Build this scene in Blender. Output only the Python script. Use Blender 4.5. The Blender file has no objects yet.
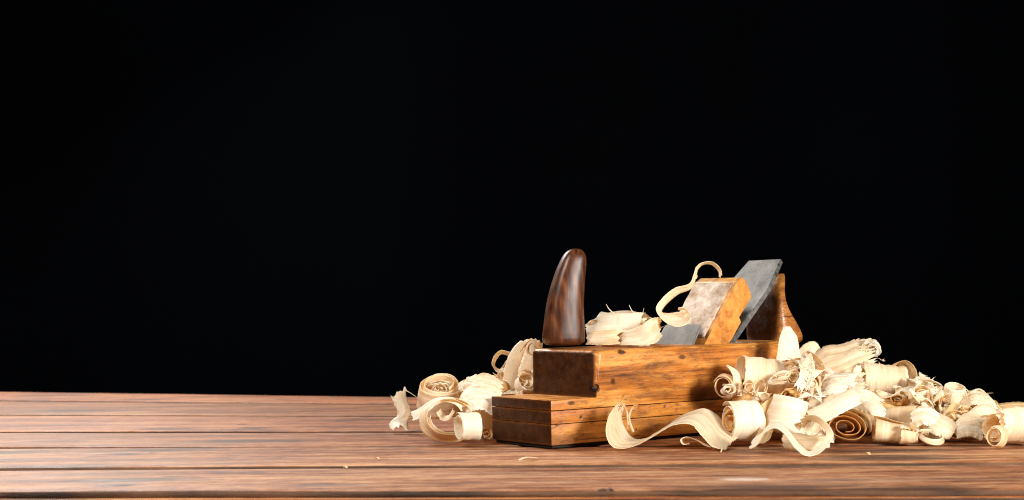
import bpy, bmesh, math, random
from mathutils import Vector, Matrix, noise
sc = bpy.context.scene
col = sc.collection
PI = math.pi

# ------------------------------------------------------------------ camera
FPX, CH, PITCH, ROLL = 1550.0, 0.1086, 0.0295, -0.0128
fwd = Vector((0, math.cos(PITCH), math.sin(PITCH)))
r0 = Vector((1, 0, 0)); u0 = r0.cross(fwd)
RT = r0*math.cos(ROLL) + u0*math.sin(ROLL)
UP = -r0*math.sin(ROLL) + u0*math.cos(ROLL)
EYE = Vector((0, 0, CH))
cam_d = bpy.data.cameras.new('camera'); cam = bpy.data.objects.new('camera', cam_d); col.objects.link(cam)
m3 = Matrix((RT, UP, -fwd)).transposed()
cam.matrix_world = Matrix.Translation(EYE) @ m3.to_4x4()
cam_d.sensor_width = 36; cam_d.lens = FPX/1024*36
cam_d.clip_start = 0.05; cam_d.clip_end = 60
cam_d.dof.use_dof = True; cam_d.dof.focus_distance = 1.12; cam_d.dof.aperture_fstop = 16.0
sc.camera = cam

def ray(px, py): return fwd + RT*((px-512)/FPX) - UP*((py-250)/FPX)
def at(px, py, Y):                       # point on the upright plane at distance Y
    d = ray(px, py); return EYE + d*(Y/d.y)
def on_table(px, py, z=0.0):
    d = ray(px, py); return EYE + d*((z-CH)/d.z)

# ------------------------------------------------------------------ helpers
def tag(o, label=None, cat=None, group=None, kind=None):
    if label: o['label'] = label
    if cat: o['category'] = cat
    if group: o['group'] = group
    if kind: o['kind'] = kind
    return o
def link(name, bm, mat, parent=None, smooth=True, mods=()):
    me = bpy.data.meshes.new(name); bm.normal_update(); bm.to_mesh(me); bm.free()
    if smooth:
        for p in me.polygons: p.use_smooth = True
    me.materials.append(mat)
    o = bpy.data.objects.new(name, me); col.objects.link(o)
    if parent: o.parent = parent
    return o
def empty(name, loc, rz=0):
    o = bpy.data.objects.new(name, None); o.empty_display_size = .02
    o.location = loc; o.rotation_euler = (0, 0, rz); col.objects.link(o); return o
def box(bm, x0, x1, y0, y1, z0, z1, bev=0.0, seg=2):
    b = bmesh.new()
    bmesh.ops.create_cube(b, size=1)
    for v in b.verts:
        v.co = Vector((x0 + (v.co.x+.5)*(x1-x0), y0 + (v.co.y+.5)*(y1-y0), z0 + (v.co.z+.5)*(z1-z0)))
    if bev: bmesh.ops.bevel(b, geom=list(b.edges), offset=bev, segments=seg, profile=.6, affect='EDGES')
    me = bpy.data.meshes.new('t'); b.to_mesh(me); b.free(); bm.from_mesh(me); bpy.data.meshes.remove(me)
def extrude_poly(pts, y0, y1, bev=0.0, seg=2):
    """prism of an (x,z) outline between two y"""
    bm = bmesh.new()
    a = [bm.verts.new((x, y0, z)) for x, z in pts]; b = [bm.verts.new((x, y1, z)) for x, z in pts]
    n = len(pts)
    bm.faces.new(a); bm.faces.new(b[::-1])
    for i in range(n): bm.faces.new((a[i], b[i], b[(i+1) % n], a[(i+1) % n]))
    bmesh.ops.recalc_face_normals(bm, faces=bm.faces)
    if bev: bmesh.ops.bevel(bm, geom=list(bm.edges), offset=bev, segments=seg, profile=.6, affect='EDGES', clamp_overlap=True)
    return bm
def sharp(o, ang=35):
    o.data.set_sharp_from_angle(angle=math.radians(ang)) if hasattr(o.data, 'set_sharp_from_angle') else None

# ------------------------------------------------------------------ materials
class NT:
    def __init__(s, name):
        s.m = bpy.data.materials.new(name); s.m.use_nodes = True; s.t = s.m.node_tree
        s.b = s.t.nodes['Principled BSDF']; s.out = s.t.nodes['Material Output']
    def n(s, typ, **kw):
        nd = s.t.nodes.new(typ)
        for k, v in kw.items():
            if k.startswith('i_'): nd.inputs[k[2:].replace('_', ' ')].default_value = v
            else: setattr(nd, k, v)
        return nd
    def l(s, a, b): s.t.links.new(a, b)
    def coords(s, scale, kind='Object', loc=(0, 0, 0)):
        tc = s.n('ShaderNodeTexCoord'); mp = s.n('ShaderNodeMapping')
        mp.inputs['Scale'].default_value = scale; mp.inputs['Location'].default_value = loc
        s.l(tc.outputs[kind], mp.inputs['Vector']); return mp.outputs[0]
    def noise(s, vec, scale=1, detail=4, rough=.55, dist=0):
        nd = s.n('ShaderNodeTexNoise'); nd.inputs['Scale'].default_value = scale; nd.inputs['Detail'].default_value = detail
        nd.inputs['Roughness'].default_value = rough; nd.inputs['Distortion'].default_value = dist
        s.l(vec, nd.inputs['Vector']); return nd.outputs['Fac']
    def ramp(s, fac, stops):
        r = s.n('ShaderNodeValToRGB'); e = r.color_ramp.elements
        while len(e) > 1: e.remove(e[-1])
        e[0].position = stops[0][0]; e[0].color = (*stops[0][1], 1)
        for p, c in stops[1:]:
            k = e.new(p); k.color = (*c, 1)
        s.l(fac, r.inputs[0]); return r.outputs[0]
    def val(s, fac, p0, p1, v0=0., v1=1.):
        r = s.n('ShaderNodeMapRange'); r.inputs[1].default_value = p0; r.inputs[2].default_value = p1
        r.inputs[3].default_value = v0; r.inputs[4].default_value = v1; s.l(fac, r.inputs[0]); return r.outputs[0]
    def mix(s, f, a, b, mode='MIX'):
        x = s.n('ShaderNodeMix', data_type='RGBA', blend_type=mode)
        for sock, v in ((x.inputs[0], f), (x.inputs[6], a), (x.inputs[7], b)):
            if isinstance(v, (int, float)): sock.default_value = v
            elif isinstance(v, tuple): sock.default_value = (*v, 1)
            else: s.l(v, sock)
        return x.outputs[2]
    def math(s, op, a, b=None):
        x = s.n('ShaderNodeMath', operation=op)
        for i, v in enumerate((a, b)):
            if v is None: continue
            if isinstance(v, (int, float)): x.inputs[i].default_value = v
            else: s.l(v, x.inputs[i])
        return x.outputs[0]
    def bump(s, h, strength, dist):
        b = s.n('ShaderNodeBump'); b.inputs['Strength'].default_value = strength; b.inputs['Distance'].default_value = dist
        s.l(h, b.inputs['Height']); s.l(b.outputs[0], s.b.inputs['Normal']); return b
    def spot(s, p, r):
        """mask, 1 at point p (object space), 0 beyond radius r (r may be a triple)"""
        if not isinstance(r, tuple): r = (r, r, r)
        v = s.coords(tuple(1/a for a in r), loc=tuple(-p[i]/r[i] for i in range(3)))
        ln = s.n('ShaderNodeVectorMath', operation='LENGTH'); s.l(v, ln.inputs[0])
        nz = s.noise(s.coords((300, 300, 300)), 1, 3)
        return s.val(s.math('ADD', ln.outputs['Value'], s.math('MULTIPLY', s.math('SUBTRACT', nz, .5), 1.0)), .6, 1.1, 1., 0.)

def plane_wood(name, dark, mid, light, spots=(), endc=(.028, .009, .0027), rough=.33, grain=1.0, seed=0, axis=0):
    k = NT(name)
    g = [150*grain]*3; g[axis] = 5*grain
    g2 = [420*grain]*3; g2[axis] = 25*grain
    base = k.noise(k.coords(tuple(g), loc=(seed, seed*2, 0)), 1, 6, .66, .15)
    fine = k.noise(k.coords(tuple(g2), loc=(seed, 0, seed)), 1, 3, .6)
    big = k.noise(k.coords((9, 50, 50), loc=(seed*3, 1, 0)), 1, 3, .5, .4)
    f = k.math('ADD', k.math('MULTIPLY', base, .55), k.math('ADD', k.math('MULTIPLY', big, .35), k.math('MULTIPLY', fine, .25)))
    c = k.ramp(f, [(.42, dark), (.54, mid), (.68, light)])
    # pores and short dark flecks along the grain
    pc = k.coords(tuple(1100*grain if i != axis else 150*grain for i in range(3)), loc=(seed*5, 0, 3))
    pore = k.noise(pc, 1, 2, .5)
    pm = k.val(pore, .57, .66)
    pm = k.math('MULTIPLY', pm, k.val(k.noise(k.coords((35, 60, 60), loc=(seed, 3, 3)), 1, 3), .42, .62))
    c = k.mix(k.math('MULTIPLY', pm, .6), c, tuple(x*.25 for x in dark))
    lc = [330*grain]*3; lc[axis] = 6*grain
    ln = k.val(k.noise(k.coords(tuple(lc), loc=(9, seed, 4)), 1, 3, .6, .15), .63, .70)
    c = k.mix(k.math('MULTIPLY', ln, .75), c, tuple(x*.3 for x in dark))
    # dents and grime patches
    vo = k.n('ShaderNodeTexVoronoi'); vo.inputs['Scale'].default_value = 1; k.l(k.coords((75, 75, 100), loc=(seed, 4, 1)), vo.inputs['Vector'])
    dn = k.val(k.math('ADD', vo.outputs['Distance'], k.math('MULTIPLY', k.noise(k.coords((500, 500, 500)), 1, 2), .22)), .17, .27, 1., 0.)
    gate = k.val(k.noise(k.coords((60, 60, 60), loc=(7, seed, 2)), 1, 2), .47, .56)
    dent = k.math('MULTIPLY', dn, gate)
    c = k.mix(k.math('MULTIPLY', dent, .85), c, (.02, .008, .004))
    soot = k.val(k.noise(k.coords((14, 40, 40), loc=(6, seed, 4)), 1, 6, .72, .4), .50, .68)
    c = k.mix(k.math('MULTIPLY', soot, .55), c, tuple(x*.55 for x in dark))
    grime = k.val(k.noise(k.coords((26, 95, 95), loc=(2, seed, 9)), 1, 6, .7, .3), .50, .66)
    c = k.mix(k.math('MULTIPLY', grime, .74), c, (.05, .018, .008))
    h = k.math('SUBTRACT', k.math('MULTIPLY', base, .5), k.math('ADD', k.math('MULTIPLY', pm, .5), k.math('MULTIPLY', dent, 1.5)))
    # end grain is naturally darker (oil soaks in); hand rest endc paints in shade
    tc = k.n('ShaderNodeTexCoord'); sp = k.n('ShaderNodeSeparateXYZ'); k.l(tc.outputs['Normal'], sp.inputs[0])
    en = k.val(k.math('ABSOLUTE', sp.outputs[axis]), .7, .93)
    eg = k.mix(k.val(k.noise(k.coords((130, 130, 130)), 1, 5, .7), .35, .7), endc, tuple(x*2.6 for x in endc))
    c = k.mix(en, c, eg)
    # handled edges rubbed back to lighter wood
    bv = k.n('ShaderNodeBevel'); bv.samples = 6; bv.inputs['Radius'].default_value = .0035
    ge = k.n('ShaderNodeNewGeometry'); dt = k.n('ShaderNodeVectorMath', operation='DOT_PRODUCT')
    k.l(bv.outputs[0], dt.inputs[0]); k.l(ge.outputs['Normal'], dt.inputs[1])
    rub = k.val(k.math('ADD', dt.outputs['Value'], k.math('MULTIPLY', k.noise(k.coords((120, 120, 120)), 1, 4, .6), .12)), .90, 1.05, 1., 0.)
    c = k.mix(k.math('MULTIPLY', rub, k.math('MULTIPLY', en, .3)), c, tuple(x*.6 for x in mid))
    for p, r, a in spots:
        c = k.mix(k.math('MULTIPLY', k.spot(p, r), a), c, (.012, .006, .004))
    k.l(c, k.b.inputs['Base Color'])
    k.l(k.val(k.noise(k.coords((90, 160, 160)), 1, 4), .3, .75, rough-.1, rough+.22), k.b.inputs['Roughness'])
    k.l(k.val(en, 0, 1, .45, .16), k.b.inputs['Specular IOR Level'])
    k.bump(h, .35, .0012)
    return k.m

def horn_wood():
    k = NT('horn_wood')
    w = k.n('ShaderNodeTexWave', wave_type='RINGS', rings_direction='Y')
    w.inputs['Scale'].default_value = 55; w.inputs['Distortion'].default_value = 5; w.inputs['Detail'].default_value = 3; w.inputs['Detail Scale'].default_value = 1.5
    k.l(k.coords((1, 1, .35), loc=(0, 0, .01)), w.inputs['Vector'])
    fine = k.noise(k.coords((420, 420, 22)), 1, 4)
    f = k.math('ADD', k.math('MULTIPLY', w.outputs['Fac'], .16), k.math('MULTIPLY', fine, .8))
    c = k.ramp(f, [(.30, (.024, .006, .0016)), (.52, (.085, .023, .006)), (.76, (.19, .060, .014))])
    dirt = k.val(k.noise(k.coords((45, 45, 10)), 1, 5, .6), .52, .72)
    c = k.mix(k.math('MULTIPLY', dirt, .6), c, (.012, .006, .004))
    k.l(c, k.b.inputs['Base Color'])
    k.l(k.val(k.noise(k.coords((60, 60, 40)), 1, 3), .3, .75, .30, .46), k.b.inputs['Roughness'])
    k.b.inputs['Specular IOR Level'].default_value = .38
    k.bump(f, .10, .0004)
    return k.m

def glare_face():  # whitish glare of the wedge front, put into its colour
    k = NT('glare_wedge_wood')
    n1 = k.noise(k.coords((160, 160, 160)), 1, 6, .75, .5)
    n2 = k.noise(k.coords((45, 45, 45)), 1, 3)
    f = k.math('ADD', k.math('MULTIPLY', n1, .6), k.math('MULTIPLY', n2, .4))
    c = k.ramp(f, [(.36, (.22, .09, .03)), (.46, (.46, .31, .20)), (.62, (.74, .62, .52))])
    k.l(c, k.b.inputs['Base Color']); k.b.inputs['Roughness'].default_value = .6; k.b.inputs['Specular IOR Level'].default_value = .3
    k.bump(n1, .5, .002)
    return k.m

def steel(name, a=(.10, .10, .105), b=(.30, .30, .31), rough=.42):
    k = NT(name)
    n1 = k.noise(k.coords((180, 180, 180)), 1, 7, .75)
    n2 = k.noise(k.coords((40, 40, 40), loc=(3, 1, 2)), 1, 4, .6, .5)
    f = k.math('ADD', k.math('MULTIPLY', n1, .6), k.math('MULTIPLY', n2, .4))
    c = k.ramp(f, [(.36, a), (.62, b)])
    rust = k.val(k.noise(k.coords((260, 260, 260), loc=(1, 5, 2)), 1, 4), .62, .7)
    c = k.mix(k.math('MULTIPLY', rust, .5), c, (.09, .06, .045))
    k.l(c, k.b.inputs['Base Color']); k.b.inputs['Metallic'].default_value = .35
    k.l(k.val(n1, .3, .7, rough-.08, rough+.2), k.b.inputs['Roughness'])
    k.bump(n1, .4, .0006)
    return k.m

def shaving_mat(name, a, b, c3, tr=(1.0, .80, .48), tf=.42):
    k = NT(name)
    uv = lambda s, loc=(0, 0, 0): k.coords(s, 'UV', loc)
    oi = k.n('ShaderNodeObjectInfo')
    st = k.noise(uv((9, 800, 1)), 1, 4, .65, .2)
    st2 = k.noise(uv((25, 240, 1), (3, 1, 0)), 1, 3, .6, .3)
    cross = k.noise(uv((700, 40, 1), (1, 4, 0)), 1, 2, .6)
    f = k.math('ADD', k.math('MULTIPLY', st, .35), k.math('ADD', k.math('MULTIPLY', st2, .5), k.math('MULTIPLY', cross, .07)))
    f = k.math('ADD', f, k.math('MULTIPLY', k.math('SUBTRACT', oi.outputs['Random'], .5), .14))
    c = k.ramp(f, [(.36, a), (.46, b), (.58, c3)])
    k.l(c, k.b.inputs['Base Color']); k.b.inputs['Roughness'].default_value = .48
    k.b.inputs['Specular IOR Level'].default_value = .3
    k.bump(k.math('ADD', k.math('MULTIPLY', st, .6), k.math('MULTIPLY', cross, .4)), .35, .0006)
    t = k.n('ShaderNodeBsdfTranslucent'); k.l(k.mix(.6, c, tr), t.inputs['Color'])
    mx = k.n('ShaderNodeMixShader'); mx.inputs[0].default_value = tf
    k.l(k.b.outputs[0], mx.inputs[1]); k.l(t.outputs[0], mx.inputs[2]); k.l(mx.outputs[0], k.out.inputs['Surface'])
    return k.m

def plank_mat(seed, tint, knots=()):
    k = NT('weathered_plank')
    L = (seed*1.7, seed*3.1, seed)
    base = k.noise(k.coords((5, 34, 60), loc=L), 1, 8, .68, .35)
    fine = k.noise(k.coords((14, 100, 300), loc=L), 1, 5, .72, .15)
    band = k.noise(k.coords((1.6, 12, 17), loc=L), 1, 3, .5, .9)
    spk = k.noise(k.coords((75, 100, 300), loc=L), 1, 6, .8)
    f = k.math('ADD', k.math('MULTIPLY', base, .46), k.math('ADD', k.math('MULTIPLY', fine, .40), k.math('MULTIPLY', band, .24)))
    f = k.math('ADD', f, k.math('MULTIPLY', k.math('SUBTRACT', spk, .5), .32))
    T = lambda c: tuple(c[i]*tint[i] for i in range(3))
    c = k.ramp(f, [(.40, T((.035, .010, .003))), (.475, T((.150, .052, .019))), (.54, T((.29, .112, .043))), (.65, T((.48, .262, .130)))])
    streak = k.val(k.noise(k.coords((5, 75, 200), loc=(seed, 2, 5)), 1, 6, .65, .5), .58, .68)
    c = k.mix(k.math('MULTIPLY', streak, .7), c, (.055, .020, .011))
    pale = k.val(k.noise(k.coords((7, 60, 200), loc=(seed*2, 5, 1)), 1, 6, .7, .4), .58, .70)
    c = k.mix(k.math('MULTIPLY', pale, .55), c, (.48, .32, .21))
    grey = k.val(k.noise(k.coords((3, 22, 26), loc=(4, seed*2, 1)), 1, 5, .6, .4), .53, .72)
    c = k.mix(k.math('MULTIPLY', grey, .25), c, (.20, .135, .10))
    vo = k.n('ShaderNodeTexVoronoi'); vo.inputs['Scale'].default_value = 1
    k.l(k.coords((4.5, 17, 17), loc=(seed*2.3, seed, 0)), vo.inputs['Vector'])
    kn = k.val(k.math('ADD', vo.outputs['Distance'], k.math('MULTIPLY', k.noise(k.coords((24, 120, 260)), 1, 4, .6), .4)), .33, .52, 1., 0.)
    c = k.mix(k.math('MULTIPLY', kn, .85), c, (.05, .022, .014))
    for px, py, rx, ry, colr, amt in knots:
        p = on_table(px, py); c = k.mix(k.math('MULTIPLY', k.spot((p.x, p.y-1.2, 0), (rx, ry, .03)), amt), c, colr)
    # board side faces coloured dark, painting in the shade of the gaps
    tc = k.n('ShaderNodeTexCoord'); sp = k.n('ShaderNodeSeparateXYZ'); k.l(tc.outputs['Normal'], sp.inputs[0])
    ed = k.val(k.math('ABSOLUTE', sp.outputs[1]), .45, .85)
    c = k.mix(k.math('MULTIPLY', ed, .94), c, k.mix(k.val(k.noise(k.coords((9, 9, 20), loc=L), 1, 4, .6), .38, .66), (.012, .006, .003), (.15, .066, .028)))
    k.l(c, k.b.inputs['Base Color'])
    k.l(k.val(fine, .3, .7, .48, .7), k.b.inputs['Roughness'])
    k.b.inputs['Specular IOR Level'].default_value = .35
    k.bump(k.math('ADD', k.math('MULTIPLY', fine, .8), k.math('MULTIPLY', base, .7)), .8, .0022)
    return k.m

def plain(name, c, rough=.6):
    k = NT(name); n = k.noise(k.coords((60, 60, 60)), 1, 4)
    k.l(k.mix(n, tuple(x*.75 for x in c), tuple(x*1.2 for x in c)), k.b.inputs['Base Color']); k.b.inputs['Roughness'].default_value = rough
    return k.m

# ------------------------------------------------------------------ setting: backdrop
def backdrop():
    k = NT('black_cloth')
    n = k.noise(k.coords((1.2, 1.2, 1.2)), 1, 3)
    k.l(k.ramp(n, [(.3, (.0003, .0005, .0011)), (.75, (.0007, .0013, .0028))]), k.b.inputs['Base Color'])
    k.b.inputs['Roughness'].default_value = .95; k.b.inputs['Specular IOR Level'].default_value = .05
    bm = bmesh.new(); n = 60
    rows = []
    for i in range(n+1):
        x = -3 + 6*i/n; y = 3.2 + .03*math.sin(x*5.1) + .018*math.sin(x*11.3+1)
        rows.append([bm.verts.new((x, y, z)) for z in (-1.2, .5, 2.6)])
    for i in range(n):
        for j in range(2): bm.faces.new((rows[i][j], rows[i+1][j], rows[i+1][j+1], rows[i][j+1]))
    o = link('backdrop', bm, k.m)
    s = o.modifiers.new('thick', 'SOLIDIFY'); s.thickness = .003
    tag(o, 'plain black cloth backdrop hanging behind the table', kind='structure')
backdrop()

# ------------------------------------------------------------------ table
def edge_line(c, m):                     # image line y = c + m x  ->  table line Y(X)
    a = on_table(0, c); b = on_table(1024, c+1024*m)
    k = (b.y-a.y)/(b.x-a.x); return a.y-k*a.x, k
lines = [edge_line(*l) for l in ((490.2, -.0028), (468.0, -.0062), (447.2, -.0030), (432, -.0015), (415, .003), (401, .0078), (392.3, .0125))]
table = empty('plank_table', (0, 1.2, 0))
tag(table, 'reddish brown table top of weathered wooden planks under the plane and shavings', 'table')
DKN, RED, GRY, SCF = (.022, .011, .009), (.13, .038, .018), (.10, .085, .085), (.62, .50, .43)
KNOTS = {0: [(117, 484, .020, .007, GRY, .8), (122, 484.3, .007, .005, DKN, .9), (172.5, 475.6, .0085, .0022, DKN, 1), (604, 489, .004, .012, DKN, .95), (612, 489.5, .0022, .02, DKN, 1), (745, 477.5, .016, .007, SCF, .75), (830, 478, .03, .006, GRY, .5), (330, 484, .03, .006, GRY, .5), (560, 474, .04, .005, RED, .5)],
 1: [(124, 454, .022, .010, RED, .8), (126, 454, .010, .006, DKN, .9), (96, 456.5, .010, .006, RED, .9), (153, 453, .004, .004, DKN, .8), (61, 464, .05, .008, RED, .4), (420, 460, .04, .006, GRY, .4), (880, 456, .04, .010, DKN, .5), (700, 459, .05, .006, RED, .5)],
 2: [(61, 441.5, .03, .010, RED, .8), (200, 443, .05, .007, GRY, .4), (330, 436, .05, .010, RED, .5)],
 3: [(167, 429, .03, .012, DKN, .6), (254, 428, .014, .012, DKN, .7), (242, 424.5, .006, .006, DKN, .9), (40, 426, .05, .012, RED, .6), (360, 427, .04, .012, RED, .6)],
 4: [(115, 411, .07, .018, RED, .6), (300, 409, .06, .018, RED, .5)], 5: [(140, 400.5, .03, .014, DKN, .5)]}
GAPS = (.002, .0058, .0040, .0064, .0048, .0056, .002)
tints = [(1.0, .95, .95), (1.12, 1.05, 1.0), (.90, .75, .66), (1.14, .95, .84), (.86, .70, .48), (1.15, .86, .58)]
XL, XR = -1.0, 1.0
for i in range(6):
    (c0, k0), (c1, k1) = lines[i], lines[i+1]
    gap = GAPS[i]; gap2 = GAPS[i+1]; zoff = (-.0008, -.0002, .0, .0003, .0005, .0008)[i]
    bm = bmesh.new(); n = 70; prof = []
    th = .0042 if i == 0 else .020
    rnd = random.Random(i)
    for j in range(n+1):
        x = XL + (XR-XL)*j/n
        ya = c0+k0*x+gap; yb = c1+k1*x-gap2
        wob = .0016*noise.noise((x*7, i*7.3, 0)) + .0008*noise.noise((x*40, i*7.3, 2)); wob2 = .0016*noise.noise((x*8, i*7.3, 4))+ .0008*noise.noise((x*37, i*7.3, 6))
        ya += wob; yb += wob2
        zz = .0005*noise.noise((x*3, i*5, 9)) - .0003 + zoff
        r = .0016
        sec = [(ya+.0003, -th), (ya, -r*1.2), (ya+r*.35, -r*.35), (ya+r*1.2, 0)]
        for q in range(1, 8): sec.append((ya+(yb-ya)*q/8, .0003*math.sin(PI*q/8)))
        sec += [(yb-r*1.2, 0), (yb-r*.35, -r*.35), (yb, -r*1.2), (yb-.0003, -th)]
        prof.append([bm.verts.new((x, y-1.2, z+zz)) for y, z in sec])
    m = len(prof[0])
    for j in range(n):
        for q in range(m): bm.faces.new((prof[j][q], prof[j+1][q], prof[j+1][(q+1) % m], prof[j][(q+1) % m]))
    bm.faces.new(prof[0]); bm.faces.new(prof[-1][::-1])
    bmesh.ops.recalc_face_normals(bm, faces=bm.faces)
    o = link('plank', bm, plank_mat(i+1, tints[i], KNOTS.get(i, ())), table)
# dark frame under the planks, an apron board at the front
c0, k0 = lines[0]
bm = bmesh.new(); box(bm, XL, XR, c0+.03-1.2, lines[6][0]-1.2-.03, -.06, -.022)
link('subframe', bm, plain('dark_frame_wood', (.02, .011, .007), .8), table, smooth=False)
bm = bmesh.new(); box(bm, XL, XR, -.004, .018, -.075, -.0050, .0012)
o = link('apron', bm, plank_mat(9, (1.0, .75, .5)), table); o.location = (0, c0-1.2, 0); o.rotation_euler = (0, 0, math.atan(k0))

# ------------------------------------------------------------------ the plane
YAW, W, H1, S, H, L = .6548, .0702, .0339, .0421, .068, .258
PO = Vector((.0261, 1.0957, .0004))
lx = Vector((math.cos(YAW), math.sin(YAW), 0)); wy = Vector((-math.sin(YAW), math.cos(YAW), 0))
plane = empty('hand_plane', PO, YAW)
tag(plane, 'old honey brown wooden hand plane with dark horn, wedge and grey iron, on the planks', 'hand plane')
def loc_xz(px, py, y):                   # point of the plane's own upright slice y, seen at a pixel
    d = ray(px, py); o = EYE-PO
    t = (y - o.dot(wy))/d.dot(wy); p = o + d*t
    return p.dot(lx), p.z
chip = loc_xz(592.5, 388.5, .003)
dent_shadow_spots = [((chip[0], 0.002, chip[1]), (.0048, .006, .0034), 1.0)]
sx = loc_xz(592, 430, 0); dent_shadow_spots.append(((sx[0], 0, sx[1]), (.011, .01, .005), .0))
sx = loc_xz(705, 398, 0); dent_shadow_spots.append(((sx[0], 0, sx[1]), (.018, .01, .010), .55))  # painted shadow of the shavings on the plane side
sx = loc_xz(622, 352, 0); dent_shadow_spots.append(((sx[0], 0, sx[1]), (.0042, .01, .0022), .9))
sx = loc_xz(613, 381, 0); dent_shadow_spots.append(((sx[0], 0, sx[1]), (.0026, .01, .0026), .8))
sx = loc_xz(682, 357, 0); dent_shadow_spots.append(((sx[0], 0, sx[1]), (.0050, .01, .0018), .8))
sx = loc_xz(571, 403, 0); dent_shadow_spots.append(((sx[0], 0, sx[1]), (.0036, .01, .0018), .8))
DK, MD, LT = (.13, .034, .005), (.48, .150, .020), (.76, .34, .075)
wood_body = plane_wood('oiled_beech', DK, MD, LT, dent_shadow_spots)
wood_sole = plane_wood('oiled_sole', (.12, .031, .005), (.42, .125, .015), (.64, .26, .045), dent_shadow_spots, seed=3)

def body():
    z0 = .0267
    bm = extrude_poly([(0, z0), (L, z0), (L, H+.001), (S, H), (S, H1), (0, H1)], 0, W)
    e = lambda f: [x for x in bm.edges if f(x)]
    for v in bm.verts:                       # the step was sawn a little out of square
        if abs(v.co.x-S) < 1e-5 and v.co.y > W/2: v.co.x -= .0025
    vert = e(lambda x: x.verts[0].co.y < W/2 and x.verts[1].co.y < W/2 and abs(x.verts[0].co.x-S) < 1e-5 and abs(x.verts[1].co.x-S) < 1e-5 and abs(x.verts[0].co.z-x.verts[1].co.z) > .01)
    bmesh.ops.bevel(bm, geom=vert, offset=.0062, segments=6, profile=.5, affect='EDGES')
    top = e(lambda x: min(v.co.z for v in x.verts) > H-.0005)
    bmesh.ops.bevel(bm, geom=top, offset=.0040, segments=5, profile=.5, affect='EDGES')
    rest = e(lambda x: max(v.co.z for v in x.verts) < H1+.0005 and len(x.link_faces) == 2 and x.calc_face_angle(0) > .8
             and not (abs(x.verts[0].co.x-S) < .0075 and abs(x.verts[1].co.x-S) < .0075))
    bmesh.ops.bevel(bm, geom=rest, offset=.0007, segments=2, profile=.6, affect='EDGES')
    bmesh.ops.triangulate(bm, faces=[f for f in bm.faces if len(f.verts) > 4])
    o = link('body', bm, wood_body, plane); sharp(o)
    # worn gouge at the foot of the corner, and the mouth cut in the top
    for kind in ('gouge', 'mouth'):
        c = bmesh.new()
        if kind == 'gouge':
            bmesh.ops.create_icosphere(c, subdivisions=3, radius=1)
            for v in c.verts: v.co = Vector((chip[0]-.002+v.co.x*.0058, .0005+v.co.y*.0042, chip[1]+v.co.z*.0030+v.co.x*.0016))
        else:
            x0 = loc_xz(672, 342, .060)[0]
            c2 = extrude_poly([(x0-.004, .075), (x0+.052, .075), (x0+.018, .031), (x0+.004, .031)], .0095, W-.0095)
            me = bpy.data.meshes.new('t'); c2.to_mesh(me); c2.free(); c.from_mesh(me); bpy.data.meshes.remove(me)
        me = bpy.data.meshes.new('cutter'); c.to_mesh(me); c.free()
        co = bpy.data.objects.new('cutter', me); col.objects.link(co)
        md = o.modifiers.new('cut', 'BOOLEAN'); md.object = co; md.operation = 'DIFFERENCE'; md.solver = 'EXACT'
        keep = o.parent; o.parent = None
        dg = bpy.context.evaluated_depsgraph_get(); dg.update()
        nm = bpy.data.meshes.new_from_object(o.evaluated_get(dg)); o.modifiers.clear(); o.data = nm; nm.name = 'body'
        o.parent = keep; bpy.data.objects.remove(co)
    return o
body()
for za, zb in ((.0022, .0166), (.0171, .0262)):
    bm = bmesh.new(); box(bm, .0003, L-.0003, .0002, W-.0002, za, zb, .00035)
    o = link('sole_board', bm, wood_sole, plane); sharp(o)
bm = bmesh.new(); box(bm, .0025, L-.0025, .0022, W-.0022, 0, .030)
link('core', bm, plain('dark_seam', (.012, .006, .003), .9), plane, smooth=False)

# horn
def horn():
    # outline read in the picture: centre, half width, at heights
    prof = [(346.5, 563.5, 21.8), (338, 563.6, 21.4), (325, 563.8, 20.3), (310, 564.4, 19.2), (296, 565.8, 18.0), (282, 568.3, 16.6), (270, 571.0, 15.0),
            (261, 573.2, 13.4), (255.5, 574.4, 11.6), (252, 575.0, 9.2), (249.6, 575.4, 6.0), (248.6, 575.6, 2.5)]
    Yh = (PO + lx*(S+.0165) + wy*.0535).y
    bm = bmesh.new(); rings = []; n = 40
    for py, cx, hw in prof:
        c = at(cx, py, Yh); r = hw*Yh/FPX
        ring = []
        for i in range(n):
            a = 2*PI*i/n; ex = 2/2.7
            ca, sa = math.cos(a), math.sin(a)
            u = math.copysign(abs(ca)**ex, ca); v = math.copysign(abs(sa)**ex, sa)
            off = RT*(0) + (Vector((math.cos(.25), math.sin(.25), 0))*u*.985 + Vector((-math.sin(.25), math.cos(.25), 0))*v*.82)*r
            p = c + off
            p += off.normalized()*.00035*noise.noise(p*120)
            ring.append(bm.verts.new(p))
        rings.append(ring)
    for a, b in zip(rings, rings[1:]):
        for i in range(n): bm.faces.new((a[i], a[(i+1) % n], b[(i+1) % n], b[i]))
    bm.faces.new(rings[-1]); bm.faces.new(rings[0][::-1])
    M = Matrix.Translation(PO) @ Matrix.Rotation(YAW, 4, 'Z')
    bm.transform(M.inverted())
    bmesh.ops.recalc_face_normals(bm, faces=bm.faces)
    o = link('horn', bm, horn_wood(), plane)
    sd = o.modifiers.new('sub', 'SUBSURF'); sd.levels = 1; sd.render_levels = 1
horn()

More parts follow.
